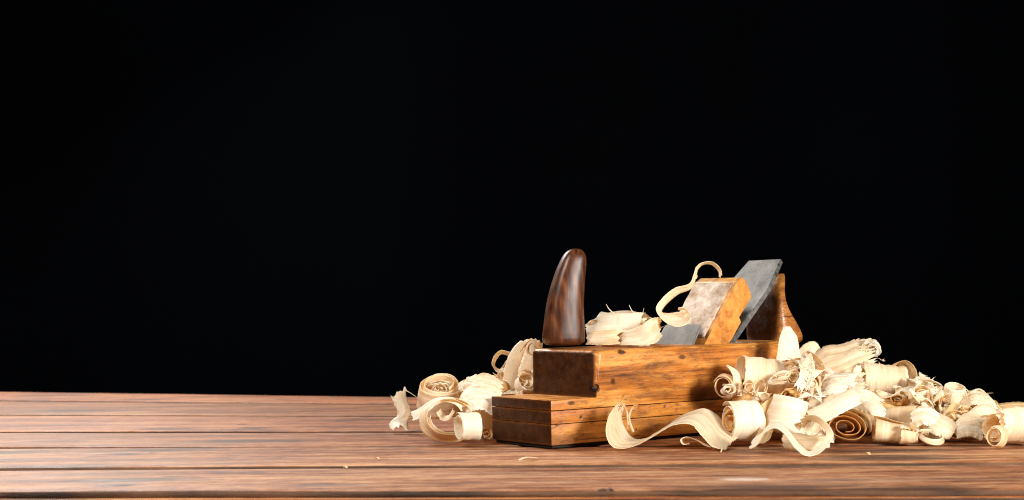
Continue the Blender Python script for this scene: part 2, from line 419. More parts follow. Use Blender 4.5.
# iron: a slab along the bed, with clipped top corners
YN, YF = .0105, .0600
def iron():
    ax, az = loc_xz(736, 342, YN); bx, bz = loc_xz(770.8, 291.6, YN)
    d = Vector((bx-ax, 0, bz-az)); d.normalize(); nrm = Vector((d.z, 0, -d.x))*-1   # toward the front
    A = Vector((ax, 0, az)); th = .0042
    lo = A - d*.040
    t_clip = (Vector((bx, 0, bz))-lo).length
    # top from its picture height
    tx, tz = loc_xz(781, 258.6, .018); t_top = (Vector((tx, 0, tz))-lo).dot(d)
    wd = YF-YN
    out = [(YN, 0), (YF, 0), (YF, t_clip), (YF-.0055, t_top), (YN+.0085, t_top+.0005), (YN, t_clip)]
    bm = bmesh.new()
    fr = [bm.verts.new(lo + d*t + nrm*th + Vector((0, y, 0))) for y, t in out]
    bk = [bm.verts.new(lo + d*t + Vector((0, y, 0))) for y, t in out]
    n = len(out); bm.faces.new(fr); bm.faces.new(bk[::-1])
    for i in range(n): bm.faces.new((fr[i], bk[i], bk[(i+1) % n], fr[(i+1) % n]))
    bmesh.ops.recalc_face_normals(bm, faces=bm.faces)
    bmesh.ops.bevel(bm, geom=list(bm.edges), offset=.0005, segments=2, affect='EDGES')
    o = link('iron', bm, steel('old_steel', (.022, .021, .020), (.25, .24, .225), .5), plane); sharp(o)
    return d, nrm, A
idir, inrm, iA = iron()

# wedge
def wedge():
    px = [(703, 347), (737.0, 281.5), (742.0, 277.2), (746, 280.5), (752.2, 296.6), (742.4, 312.6), (739.5, 317.5), (741.5, 322), (728, 347)]
    pts = [loc_xz(x, y, .0115) for x, y in px]
    bm = extrude_poly(pts, .0115, .0585, .0009, 2)
    o = link('wedge', bm, plane_wood('wedge_wood', (.22, .075, .016), (.52, .22, .05), (.70, .38, .12), seed=5, axis=1, endc=(.40, .155, .034), grain=.9), plane); sharp(o)
    # front face with its glare painted in: a thin skin proud of the slope
    a = Vector((pts[0][0], 0, pts[0][1])); b = Vector((pts[1][0], 0, pts[1][1])); d = (b-a).normalized(); nn = Vector((-d.z, 0, d.x))
    a2 = a + d*.009; L2 = (b-a2).length - .0012
    f = bmesh.new(); n = 14; g = []
    for i in range(n+1):
        row = []
        for j in range(n+1):
            y = .0155 + (.0578-.0155)*j/n
            wob = .0012*noise.noise((i*.9, j*.7, 3)) if i in (0, n) or j in (0, n) else 0
            row.append(f.verts.new(a2 + d*(L2*i/n+wob) + nn*(.0003+.0003*math.sin(PI*i/n)*math.sin(PI*j/n)) + Vector((0, y+wob, 0))))
        g.append(row)
    for i in range(n):
        for j in range(n): f.faces.new((g[i][j], g[i+1][j], g[i+1][j+1], g[i][j+1]))
    bmesh.ops.recalc_face_normals(f, faces=f.faces)
    fo = link('wedge_face', f, glare_face(), o)
    sm = fo.modifiers.new('thick', 'SOLIDIFY'); sm.thickness = .0006; sm.offset = 0
    # cap iron showing at the foot of the wedge
    c0 = a + nn*.0042 - d*.010
    bm = bmesh.new(); vs = []
    for lvl in (0, .0022):
        for t, y in ((0, .0160), (.034, .0190), (.034, .0570), (.030, .0590), (0, .0590)):
            vs.append(bm.verts.new(c0 + d*t*.80 + nn*lvl + Vector((0, y, 0))))
    n = 5
    bm.faces.new(vs[:n]); bm.faces.new(vs[n:][::-1])
    for i in range(n): bm.faces.new((vs[i], vs[n+i], vs[n+(i+1) % n], vs[(i+1) % n]))
    bmesh.ops.recalc_face_normals(bm, faces=bm.faces)
    bmesh.ops.bevel(bm, geom=list(bm.edges), offset=.0004, segments=2, affect='EDGES')
    ci = link('cap_iron', bm, steel('cap_steel', (.10, .095, .09), (.29, .27, .25), .6), plane); sharp(ci)
wedge()

# rear hand rest: a rounded tongue, narrow at the tip
def rest():
    prof = [(347, 776, 807.5, .0225), (335, 776, 805.3, .0225), (326, 776, 800.5, .022), (317, 776, 794, .021), (307.5, 776, 788, .0195), (298, 776.2, 784.8, .0175), (290, 776.8, 784.4, .0150),
            (283, 777.8, 784.9, .0118), (278, 778.8, 785.3, .0085), (275, 780, 785, .0055), (273.4, 781.5, 784.2, .0025)]
    bm = bmesh.new(); rings = []; n = 32
    for py, xa, xb, hw in prof:
        y = .0355-hw*.8
        (a, z), (b, _) = loc_xz(xa, py, y), loc_xz(xb, py, y)
        ring = []
        for i in range(n):
            t = 2*PI*i/n; ca, sa = math.cos(t), math.sin(t); ex = .62
            u = math.copysign(abs(ca)**ex, ca); v = math.copysign(abs(sa)**ex, sa)
            ring.append(bm.verts.new(((a+b)/2+u*(b-a)/2, .0355+v*hw, z)))
        rings.append(ring)
    for a, b in zip(rings, rings[1:]):
        for i in range(n): bm.faces.new((a[i], a[(i+1) % n], b[(i+1) % n], b[i]))
    bm.faces.new(rings[0]); bm.faces.new(rings[-1][::-1])
    bmesh.ops.recalc_face_normals(bm, faces=bm.faces)
    o = link('hand_rest', bm, plane_wood('hand_rest_wood', (.13, .036, .007), (.38, .125, .024), (.6, .25, .06), seed=8, axis=0, endc=(.030, .0095, .0026), rough=.28), plane)  # dark endc paints the shade on the front face
    sd = o.modifiers.new('sub', 'SUBSURF'); sd.levels = 1; sd.render_levels = 1
rest()

# ------------------------------------------------------------------ shavings
MS = {'pale': shaving_mat('pale_shaving', (.82, .63, .38), (.93, .80, .58), (.96, .89, .73)),
      'white': shaving_mat('white_shaving', (.88, .73, .50), (.95, .86, .68), (.97, .93, .82), tf=.38),
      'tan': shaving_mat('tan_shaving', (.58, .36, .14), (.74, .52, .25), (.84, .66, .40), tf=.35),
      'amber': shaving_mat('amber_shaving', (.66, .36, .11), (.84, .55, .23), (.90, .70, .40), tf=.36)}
MS['bark'] = shaving_mat('dark_splinter', (.02, .012, .008), (.035, .02, .013), (.06, .035, .02), tf=.02)
GROUP = 'wood shavings heaped around the plane'
def cr(P, t):                             # Catmull-Rom through a list of Vectors, t in 0..1
    n = len(P)-1; t = min(max(t, 0), 1)*n; i = min(int(t), n-1); f = t-i
    p0, p1, p2, p3 = P[max(i-1, 0)], P[i], P[i+1], P[min(i+2, n)]
    if i == 0: p0 = p1*2-p2
    if i+2 > n: p3 = p2*2-p1
    return .5*((2*p1) + (p2-p0)*f + (2*p0-5*p1+4*p2-p3)*f*f + (3*p1-p0-3*p2+p3)*f*f*f)
count = [0]
def ribbon(fn, nl, nw, mat, label, fray=(.02, .02), edge=.05, crinkle=.0003, thick=.00022, ground=True, ripple=0.0, ridge=0.0, parent=None, name='wood_shaving', lift=True):
    """fn(t, v) -> point; v in 0..1 across.  Ragged ends and edges, ripples, UV in metres"""
    count[0] += 1; sd = count[0]*13.7
    rnd = random.Random(count[0])
    bm = bmesh.new(); uvl = bm.loops.layers.uv.new('UVMap')
    g = []
    length = sum((fn((i+1)/30, .5)-fn(i/30, .5)).length for i in range(30)); width = (fn(.5, 1)-fn(.5, 0)).length
    ends0 = [rnd.random()**1.5 for _ in range(nw+1)]; ends1 = [rnd.random()**1.5 for _ in range(nw+1)]
    for i in range(nl+1):
        row = []
        for j in range(nw+1):
            a = fray[0]*ends0[j]; b = 1-fray[1]*ends1[j]
            t = a+(b-a)*i/nl; v = j/nw
            s = t*length
            if j in (0, nw):
                q = edge*(.55*noise.noise((s*160, sd, j)) + .45*noise.noise((s*520, sd, j+5)))
                v += -abs(q)*(1 if j else -1)*1.1 if True else 0
            p = fn(t, v)
            row.append([p, t, v])
        g.append(row)
    # crinkle along normals
    for i in range(nl+1):
        for j in range(nw+1):
            p, t, v = g[i][j]
            du = g[min(i+1, nl)][j][0]-g[max(i-1, 0)][j][0]; dv = g[i][min(j+1, nw)][0]-g[i][max(j-1, 0)][0]
            nn = du.cross(dv); nn = nn.normalized() if nn.length > 1e-12 else Vector((0, 0, 1))
            s = t*length
            d = crinkle*(1.3*noise.noise((s*70, v*3, sd)) + .8*noise.noise((s*25, v*9, sd+3)) + .5*noise.noise((s*300, v*12, sd+7)))
            d += ripple*math.sin(s*2*PI/.007+sd)*((abs(v-.5)*2)**2)*noise.noise((s*40, sd, 1))
            if ridge: d += ridge*(math.sin(v*2*PI*3.3+sd)+.6*math.sin(v*2*PI*6.1+2*sd))*(.6+.6*noise.noise((s*30, sd, 2)))
            g[i][j].append(p+nn*d)
    zmin = min(c[3].z for r in g for c in r)
    dz = max(0, .0008-zmin) if lift else 0
    V = [[bm.verts.new(c[3]+Vector((0, 0, dz))) for c in r] for r in g]
    for i in range(nl):
        for j in range(nw):
            f = bm.faces.new((V[i][j], V[i+1][j], V[i+1][j+1], V[i][j+1]))
            for lp, (a, b) in zip(f.loops, ((i, j), (i+1, j), (i+1, j+1), (i, j+1))):
                lp[uvl].uv = (g[a][b][1]*length + sd*.1, g[a][b][2]*width + sd*.03)
    o = link(name, bm, MS[mat], parent)
    m = o.modifiers.new('thick', 'SOLIDIFY'); m.thickness = thick; m.offset = 0
    if label: tag(o, label, 'wood shaving', GROUP)
    return o

def crumple(label, c, size, mat='white', seed=0, width=.8, turns=5, **kw):
    """a torn, folded shred: a ribbon wandering in a small ball"""
    px, py, Y = c; s = Y/FPX*size; C = at(px, py, Y); rnd = random.Random(seed*77+int(px))
    P = []; d = Vector((rnd.uniform(-1, 1), rnd.uniform(-1, 1), rnd.uniform(-.6, .8)))
    for i in range(turns+2):
        q = Vector((rnd.gauss(0, .6), rnd.gauss(0, .5), rnd.gauss(0, .5)))
        if q.length > 1: q.normalize()
        P.append(C + q*s)
    Wd = [Vector((rnd.gauss(0, 1), rnd.gauss(0, 1), rnd.gauss(0, .8))).normalized()*s*width for _ in P]
    def fn(t, v):
        w2 = cr(Wd, t); p = cr(P, t)
        bend = math.sin(v*PI)*.3*s
        return p + w2*(v-.5) + Vector((.2, -.5, .6))*bend*noise.noise((t*4, px, seed))
    a = dict(edge=.10, fray=(.08, .08), crinkle=.0004, nl=90); a.update(kw); nl = a.pop('nl')
    return ribbon(fn, nl, 10, mat, label, **a)

def roll(label, c, axis, r_out, r_in, turns, width, start=0, squash=1.0, cone=0, mat='pale', wob=.08, dirn=1, flare=0, tilt=0, **kw):
    """coil of ribbon: sizes in px at its distance"""
    px, py, Y = c; s = Y/FPX
    C = at(px, py, Y); A = Vector(axis).normalized()
    e1 = A.cross(Vector((0, 0, 1)));  e1 = e1.normalized() if e1.length > .15 else Vector((1, 0, 0))
    e2 = e1.cross(A).normalized()
    if e2.z < 0: e2 = -e2
    sd = count[0]*3.3+px*.1
    st = math.radians(start)
    def fn(t, v):
        a = st + dirn*turns*2*PI*t
        r = (r_out+(r_in-r_out)*t**.85)*s*(1 + 1.35*wob*noise.noise((a*.7, sd, v*1.6)) + .05*math.sin(2*a+sd) + .035*noise.noise((a*2.3, sd, v*3)))*(1+(flare+.22*math.sin(sd*7))*(v-.5))
        ca, sa = math.cos(a), math.sin(a)
        u, w2 = ca, sa*squash
        if tilt: u, w2 = u*math.cos(tilt)-w2*math.sin(tilt), u*math.sin(tilt)+w2*math.cos(tilt)
        ww = width*s*(1 + .10*noise.noise((a*.5, sd, 9)))
        return C + e1*(u*r) + e2*(w2*r) + A*((v-.5)*ww + cone*s*(t-.5) + .04*width*s*noise.noise((a*.9, sd, 2)))
    nl = max(30, int(turns*46)); nw = kw.pop('nw', 10)
    return ribbon(fn, nl, nw, mat, label, **kw)

def strip(label, A, B, mat='pale', bow=0, nl=60, nw=10, **kw):
    """ribbon between two edge curves, points (px, py, distance); bow = sideways belly in px"""
    PA = [at(*p) for p in A]; PB = [at(*p) for p in B]
    s = A[0][2]/FPX
    def fn(t, v):
        a = cr(PA, t); b = cr(PB, t)
        p = a.lerp(b, v)
        if bow:
            t2 = min(t+.02, 1); t1 = max(t-.02, 0)
            tan = (cr(PA, t2)+cr(PB, t2)-cr(PA, t1)-cr(PB, t1)); nn = tan.cross(b-a)
            if nn.length > 1e-12: p = p + nn.normalized()*bow*s*(4*v*(1-v))
        return p
    return ribbon(fn, nl, nw, mat, label, **kw)

def fibre(parent, pts, r=.00025, mat='pale'):
    """a thin loose strand, child of its shaving"""
    P = [at(*p) for p in pts]; bm = bmesh.new(); n = 14; rings = []
    for i in range(n+1):
        t = i/n; p = cr(P, t); tn = (cr(P, min(1, t+.03))-cr(P, max(0, t-.03))).normalized()
        e1 = tn.cross(Vector((.3, 1, .2))).normalized(); e2 = tn.cross(e1)
        rr = r*(1-.75*t)
        rings.append([bm.verts.new(p + (e1*math.cos(a)*1.6+e2*math.sin(a)*.6)*rr) for a in (0, PI/2, PI, 3*PI/2)])
    for a, b in zip(rings, rings[1:]):
        for i in range(4): bm.faces.new((a[i], a[(i+1) % 4], b[(i+1) % 4], b[i]))
    o = link('fibre', bm, MS[mat], parent); return o

def frizz(parent, c, n, r, seed=0, ln=9, mat='pale'):
    rnd = random.Random(seed)
    for _ in range(n):
        a = rnd.uniform(0, 2*PI); x = c[0]+rnd.uniform(-r, r); y = c[1]+rnd.uniform(-r*.5, r*.5); Y = c[2]+rnd.uniform(-.006, .004)
        d = rnd.uniform(.4, 1)*ln; cu = rnd.uniform(-.6, .6)*d
        fibre(parent, [(x, y, Y), (x+math.cos(a)*d*.5+cu*.4, y-abs(math.sin(a))*d*.5, Y), (x+math.cos(a)*d+cu, y-abs(math.sin(a))*d*.7, Y-.002)], r=rnd.uniform(.00018, .0004), mat=mat)

# ---- left of the plane
o = strip('small ragged upright scrap of shaving standing at the far left end of the heap',
  [(390, 395, 1.25), (393, 404, 1.25), (397, 414, 1.25), (389, 424, 1.25), (391, 433, 1.24)],
  [(406, 386, 1.26), (408, 399, 1.255), (412, 413, 1.25), (408, 423, 1.245), (411, 433, 1.23)], 'white', bow=5, fray=(.12, .12), edge=.2, crinkle=.0007)
fibre(o, [(405, 390, 1.255), (412, 394, 1.25), (419, 399, 1.24)])
frizz(o, (400, 428, 1.245), 5, 6, 1, 6)
o = roll('wide upright coil rising behind the big ring at the left end', (440, 394, 1.205), (.08, -.55, .85), 24, 15, 2.1, 27, 200, .9, 3, 'pale', .08)
roll('crumpled inner curl nested inside the wide upright coil at the left', (441, 391, 1.205), (.3, -.8, .5), 13, 6, 1.4, 16, 30, .7, 2, 'white', .25, crinkle=.0008, fray=(.1, .1))
strip('narrow pale ribbon bridging from the left coil down to the big ring', 
  [(411, 412, 1.18), (418, 409, 1.175), (428, 402, 1.17), (440, 397, 1.165), (455, 398, 1.16), (466, 405, 1.155)],
  [(412, 421, 1.17), (419, 419, 1.165), (429, 411, 1.16), (441, 403, 1.155), (454, 404, 1.15), (462, 412, 1.145)], 'white', edge=.1, fray=(.05, .05))
roll('big open ring of shaving lying in front at the left, a small roll inside', (449, 421, 1.15), (.28, -1, .36), 27, 22, 1.75, 15, 100, .86, 3, 'pale', .06, edge=.06)
roll('short smooth white roll sitting inside the big ring at the left', (468, 427, 1.13), (-1, -.42, .05), 14.5, 11, 1.4, 21, 60, 1, 0, 'white', .04, edge=.04)
strip('thin curled scrap poking out in the middle of the big left ring',
  [(436, 412, 1.15), (441, 420, 1.145), (449, 420, 1.14), (455, 411, 1.14)], [(441, 408, 1.165), (445, 415, 1.16), (450, 414, 1.155), (453, 408, 1.15)], 'white', fray=(.1, .2), edge=.15)
roll('domed folded curl between the left coil and the tall ribbons', (481, 394, 1.2), (.55, -.6, .45), 19, 10, 1.6, 30, 20, .85, 4, 'white', .1)
roll('small tight curl below the tall ribbons, behind the toe of the plane', (497, 389, 1.195), (-.5, -1, .2), 11, 5, 1.7, 18, 50, .9, 0, 'amber', .15)
strip('smooth upright ribbon pressed against the far edge of the plane toe',
  [(472, 400, 1.17), (473, 414, 1.168), (478, 428, 1.165), (485, 442, 1.16)], [(500, 392, 1.21), (499, 408, 1.205), (498, 425, 1.20), (497, 440, 1.19)], 'pale', bow=4, fray=(.05, .03))
o = strip('tall pale ribbon leaning to the left behind the step of the plane',
  [(521, 340, 1.22), (512, 350, 1.215), (506, 362, 1.21), (503, 378, 1.205), (499, 398, 1.20)],
  [(536, 338, 1.225), (529, 351, 1.22), (523, 366, 1.215), (519, 382, 1.21), (515, 398, 1.205)], 'pale', bow=4, fray=(.06, .02), crinkle=.0006)
strip('tall ribbon closest to the plane, its ragged top level with the body',
  [(526, 339, 1.205), (523, 355, 1.20), (518, 372, 1.195), (515, 396, 1.19)],
  [(542, 342, 1.215), (541, 358, 1.21), (540, 376, 1.205), (539, 396, 1.20)], 'white', bow=6, fray=(.08, .02), crinkle=.001, ripple=.0006)
strip('small open loop hanging off the side of the tall left ribbons',
  [(510, 352, 1.22), (501, 350, 1.22), (494, 356, 1.22), (492, 364, 1.218), (497, 372, 1.215), (503, 372, 1.213)],
  [(511, 357, 1.232), (502, 354, 1.232), (497, 359, 1.23), (495, 365, 1.228), (499, 369, 1.225), (504, 368, 1.223)], 'white', edge=.1)
roll('crumpled amber curl inside the tops of the tall left ribbons', (531, 352, 1.205), (.2, -1, .5), 9, 4, 1.5, 14, 10, 1.2, 0, 'amber', .2)
roll('loose curl low between the tall left ribbons and the step', (525, 383, 1.19), (.3, -1, .4), 13, 6, 1.6, 16, 80, .9, 0, 'white', .2, crinkle=.0008)
roll('small frayed knot of shaving on the table by the far toe corner', (486, 436, 1.165), (.2, -1, .1), 6, 2.5, 1.6, 8, 0, 1, 0, 'amber', .25, edge=.2)
roll('rear curl hidden low behind the left coil', (462, 398, 1.26), (.7, -.6, .3), 17, 9, 1.5, 34, 0, .9, 0, 'pale', .12)
# ---- on the plane
o = roll('thick roll of shaving lying on top of the plane behind the horn', (624, 331.5, 1.2), (.93, -.38, -.02), 21, 14, 1.7, 50, 250, .95, 4, 'white', .07, crinkle=.0005, edge=.07)
fibre(o, [(614, 314, 1.195), (609, 309, 1.195), (606, 304, 1.195)], .0004)
fibre(o, [(640, 318, 1.195), (633, 312, 1.195), (629, 305, 1.195)], .0004)
fibre(o, [(632, 317, 1.195), (640, 314, 1.195), (644, 313, 1.195)], .0004)
fibre(o, [(644, 319, 1.195), (643, 314, 1.195), (644, 308, 1.195)], .00035)
strip('domed white sheet arching over the thick roll between the horn and the wedge',
  [(586, 335, 1.185), (600, 334, 1.18), (618, 333, 1.178), (636, 332, 1.18), (653, 331, 1.185)], [(589, 327, 1.215), (602, 316, 1.222), (620, 311.5, 1.225), (638, 312.5, 1.225), (654, 320, 1.215)], 'white', bow=6, nw=16, lift=False, edge=.06, fray=(.04, .05), crinkle=.0006, ridge=.0003)
strip('flat pale strip lying on the plane body right beside the horn',
  [(585, 331, 1.185), (596, 331, 1.178), (608, 330, 1.172), (621, 330, 1.176)], [(585, 344.5, 1.17), (597, 345, 1.16), (609, 345, 1.155), (622, 344, 1.17)], 'pale', bow=2, lift=False, crinkle=.0005, edge=.05, fray=(.05, .1))
strip('broad pale strip curling round in front of the wedge foot',
  [(617, 331, 1.185), (629, 330, 1.176), (641, 325, 1.168), (652, 318, 1.170), (663, 317, 1.19)], [(618, 345, 1.17), (632, 345, 1.158), (645, 345, 1.152), (656, 343, 1.155), (664, 335, 1.175)], 'pale', bow=3, crinkle=.0004, ridge=.0004, edge=.05, lift=False, fray=(.08, .06))
roll('tiny curl of shaving peeping over the body beside the horn', (593, 325, 1.2), (.3, -1, .2), 6, 3, 1.3, 12, 0, .8, 0, 'white', .1)
W_A = [(722, 278, 1.205), (721, 269, 1.205), (713, 262, 1.205), (703, 262.5, 1.205), (696, 267, 1.203), (693, 276, 1.2), (689, 284, 1.195), (675, 288, 1.19), (663, 297, 1.185), (656, 308, 1.18), (662, 319, 1.175), (674, 326.5, 1.17), (686, 325, 1.17), (691, 317, 1.175), (685, 308, 1.18), (678, 307.5, 1.18)]
W_B = [(719, 278, 1.215), (718, 271, 1.215), (711, 265, 1.215), (703, 265, 1.215), (698, 270, 1.213), (696, 279, 1.21), (691, 289, 1.205), (679, 294, 1.20), (669, 302, 1.20), (662, 311, 1.195), (667, 313, 1.195), (677, 312, 1.195), (684, 311, 1.195), (685, 309, 1.19), (682, 310, 1.19), (678, 310, 1.19)]
o = strip('long thin curl looping over the wedge and ending in a small snail', W_A, W_B, 'white', nl=140, nw=6, edge=.08, lift=False)
fibre(o, [(695, 272, 1.204), (697, 276, 1.2), (696, 279, 1.2), (694, 277, 1.2)], .0003)
# ---- in front of the plane
o = strip('long twisting ribbon with a ragged upturned end, lying in front of the plane side',
  [(619, 399, 1.103), (608, 418, 1.088), (606, 434, 1.082), (613, 447.5, 1.078), (632, 447, 1.078), (652, 437, 1.08), (672, 426, 1.085), (690, 425, 1.083), (703, 438, 1.075), (713, 448, 1.07), (726, 450, 1.07)],
  [(627, 402, 1.118), (622, 416, 1.118), (627, 430, 1.118), (636, 438.5, 1.115), (650, 437.5, 1.112), (666, 428, 1.115), (686, 414, 1.12), (704, 408, 1.125), (717, 414, 1.125), (726, 425, 1.12), (738, 438, 1.11)], 'pale', nl=120, nw=24, fray=(.07, .01), edge=.07, crinkle=.0005, ridge=.0005)
fibre(o, [(633, 432, 1.115), (629, 418, 1.11), (633, 407, 1.105), (638, 405, 1.1)], .0007)
fibre(o, [(628, 428, 1.115), (627, 412, 1.112), (622, 402, 1.105)], .0006)
fibre(o, [(722, 448, 1.07), (721, 452, 1.065), (719, 456, 1.06)], .0005)
strip('little hooked curl lying under the peak of the long ribbon',
  [(690, 447, 1.085), (683, 447, 1.085), (681, 442.5, 1.085), (687, 440, 1.085), (696, 443, 1.083), (704, 448, 1.08), (711, 450.5, 1.075)],
  [(690, 444.5, 1.1), (685.5, 444.5, 1.1), (684.5, 442, 1.1), (689, 441.5, 1.1), (699, 443, 1.1), (706, 446.5, 1.097), (712, 450, 1.09)], 'white', fray=(.02, .1))
roll('plump smooth roll with a crumpled open end, right of the long ribbon', (742, 422, 1.115), (-1, -.33, .05), 20, 13, 1.7, 32, 40, 1.05, 0, 'white', .05)
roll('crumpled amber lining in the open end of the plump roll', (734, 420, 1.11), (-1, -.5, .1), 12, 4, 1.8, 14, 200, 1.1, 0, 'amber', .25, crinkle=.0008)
roll('broad folded shaving with a bright front, in the middle of the near heap', (785, 415, 1.12), (.30, .10, 1), 25, 20, 1.15, 36, 200, .8, 0, 'white', .1, nw=12)
strip('beige slanting fold between the plump roll and the broad folded shaving',
  [(757, 408, 1.115), (760, 420, 1.11), (758, 432, 1.10), (750, 445, 1.085)], [(776, 393, 1.12), (775, 410, 1.12), (774, 427, 1.11), (770, 440, 1.095)], 'tan', bow=-3, fray=(.03, .06))
F5A = [(748, 453, 1.05), (757, 448, 1.045), (765, 436, 1.04), (776, 431, 1.035), (786, 439, 1.03), (795, 451, 1.025), (806, 459, 1.02), (820, 456, 1.025), (833, 441, 1.035), (829, 428, 1.045), (816, 418, 1.06), (800, 419, 1.075)]
F5B = [(753, 440, 1.075), (761, 436, 1.07), (769, 427, 1.06), (779, 425.5, 1.055), (789, 433, 1.05), (799, 446, 1.045), (808, 453.5, 1.04), (817, 450, 1.045), (826, 439, 1.055), (822, 430, 1.065), (812, 424, 1.08), (800, 426, 1.095)]
strip('slender looping ribbon nearest the camera, hanging toward the table edge', F5A, F5B, 'white', nl=140, nw=8, edge=.06, fray=(.05, .03))
strip('flat translucent band seen through the slender loop', [(783, 436, 1.08), (798, 434, 1.075), (813, 437, 1.07), (829, 436, 1.07)], [(783, 451, 1.065), (798, 452, 1.055), (813, 451, 1.05), (830, 449, 1.055)], 'pale', bow=-4, fray=(.05, .05))
o = roll('small open ring against the plane side at the left of the heap', (725, 387, 1.16), (-.35, -1, .1), 12, 8.5, 1.6, 18, 20, 1, 0, 'pale', .08)
roll('crumpled white shred filling the small ring against the plane side', (727, 390, 1.15), (.2, -1, .2), 7, 2.5, 1.8, 10, 60, .9, 0, 'white', .3, crinkle=.0009, edge=.2)
strip('pointed ragged tongue rising from the small ring by the plane',
  [(732, 394, 1.155), (733, 383, 1.155), (732, 374, 1.155), (726, 365, 1.155)], [(743, 392, 1.16), (742, 380, 1.16), (738, 371, 1.16), (728, 364, 1.16)], 'white', edge=.2, fray=(.02, .15))
o = roll('frizzy double loop of fine strands below the fluted half roll', (749, 388, 1.15), (.1, -1, .3), 6.5, 3, 1.5, 8, 20, 1.1, 0, 'white', .15, edge=.15)
frizz(o, (748, 396, 1.145), 8, 9, 4, 10)
o = roll('thin arched loop beside the frizzy strands', (760, 387, 1.15), (-.1, -1, .25), 7, 5, 1.2, 6, 160, 1.2, 0, 'white', .12, edge=.12)
frizz(o, (760, 396, 1.145), 6, 8, 6, 10)
roll('wide fluted half roll leaning on the plane side at its right end', (766, 377, 1.175), (1, .12, -.10), 22, 17, .95, 52, 215, 1, 0, 'pale', .05, ripple=.0006, ridge=.0004, nw=26)
roll('large coil with a packed crumpled end under the hand rest', (802, 374, 1.17), (-.2, -1, .2), 22, 9, 2.4, 26, 100, .95, 4, 'pale', .12)
roll('tight white scroll inside the packed coil', (794, 379, 1.145), (-.35, -1, .3), 8, 3, 2.0, 14, 0, 1, 2, 'white', .12)
roll('amber crumple wedged inside the packed coil on its right', (808, 384, 1.145), (.35, -1, .2), 9, 3, 1.7, 14, 90, 1, 0, 'amber', .25, crinkle=.0009)
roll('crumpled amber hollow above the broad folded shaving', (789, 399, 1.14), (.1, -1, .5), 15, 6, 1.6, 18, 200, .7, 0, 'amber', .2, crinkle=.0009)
strip('ruffled strip dropping from the packed coil toward the spiral',
  [(806, 382, 1.145), (808, 392, 1.14), (807, 402, 1.13), (806, 415, 1.12)], [(818, 378, 1.15), (821, 390, 1.145), (822, 402, 1.14), (824, 414, 1.13)], 'white', bow=4, ripple=.001, fray=(.1, .1))
strip('bright upright tongue standing against the hand rest',
  [(776, 362, 1.20), (778, 348, 1.20), (780, 335, 1.205), (785, 325, 1.21)], [(802, 360, 1.205), (799, 347, 1.205), (797, 336, 1.21), (789, 325, 1.215)], 'white', bow=5, fray=(.02, .08))
strip('curved flap behind the foot of the hand rest',
  [(796, 352, 1.235), (806, 343, 1.235), (816, 342, 1.235), (824, 354, 1.235)], [(798, 366, 1.225), (808, 358, 1.225), (816, 358, 1.225), (824, 366, 1.225)], 'white', bow=3)
# ---- right heap
o = strip('large smooth sheet of shaving with a torn end, highest in the right heap',
  [(814, 353, 1.235), (826, 345, 1.235), (842, 343.5, 1.235), (858, 339, 1.235), (876, 340, 1.24)],
  [(816, 390, 1.20), (831, 385, 1.20), (846, 379, 1.20), (860, 371, 1.205), (878, 362, 1.21)], 'pale', bow=-6, nl=70, nw=26, fray=(.03, .2), edge=.07, crinkle=.0008, ridge=.0003)
frizz(o, (868, 350, 1.22), 8, 9, 9, 9)
roll('ragged white crumple at the torn end of the large sheet', (868, 352, 1.225), (.5, -.8, .3), 10, 4, 1.5, 16, 30, 1, 0, 'white', .35, crinkle=.0012, edge=.3, fray=(.15, .15))
strip('bright white strip arched across the heap above the amber spiral',
  [(806, 411, 1.115), (821, 404, 1.115), (837, 395.5, 1.115), (852, 387.5, 1.12)], [(815, 427, 1.10), (831, 420, 1.095), (847, 411, 1.095), (862, 404, 1.105)], 'white', bow=-5, fray=(.02, .03))
roll('amber spiral roll seen end on at the foot of the heap', (846, 428, 1.11), (-.18, -1, .2), 22, 6, 2.7, 28, 20, .72, -3, 'amber', .06, tilt=.15)
roll('loose pale wrap round the outside of the amber spiral', (849, 427, 1.12), (-.18, -1, .2), 24, 22, .62, 26, 330, .72, 0, 'pale', .06, tilt=.15)
roll('long smooth tube with its open end to the right', (890, 418, 1.14), (1, -.36, .02), 12.5, 9, 1.7, 54, 120, 1, 0, 'pale', .04)
roll('short ribbed roll lying on the table below the long tube', (888, 434, 1.105), (1, -.12, -.16), 12.5, 9, 1.5, 28, 90, 1, 0, 'pale', .06, ripple=.0006)
roll('stubby roll with a frayed end beside the ribbed roll', (909, 437, 1.095), (1, -.2, -.08), 9.5, 6, 1.5, 18, 40, 1, 0, 'pale', .08, edge=.15)
o = roll('wide fluted sheet roll in the middle of the right heap', (884, 379, 1.2), (1, -.05, -.04), 18, 14, 1.0, 42, 200, 1, 0, 'pale', .05, ripple=.0006, ridge=.0004, nw=24)
frizz(o, (876, 364, 1.19), 5, 8, 12, 6)
roll('tan arched loop rising at the right end of the fluted sheet', (901, 378, 1.205), (.55, -1, .1), 15, 12, 1.2, 14, 300, 1.15, 0, 'tan', .05)
strip('thin torn edge standing between the large sheet and the fluted roll', [(852, 378, 1.19), (853, 370, 1.19), (857, 364, 1.19)], [(862, 379, 1.19), (862, 371, 1.19), (861, 365, 1.19)], 'white', edge=.25, fray=(.05, .3))
strip('long wrinkled band under the fluted sheet, above the tube',
  [(826, 392, 1.17), (846, 394, 1.165), (866, 391, 1.16), (886, 396, 1.16), (908, 396, 1.165)], [(828, 408, 1.15), (846, 409, 1.145), (866, 408, 1.14), (886, 409, 1.14), (910, 410, 1.145)], 'amber', bow=-3, ripple=.0014, crinkle=.0012, edge=.2, nl=90)
roll('ruffled knot between the wrinkled band and the long tube', (872, 402, 1.14), (.5, -1, .2), 8, 3, 1.7, 18, 10, .8, 0, 'pale', .3, crinkle=.001, edge=.2)
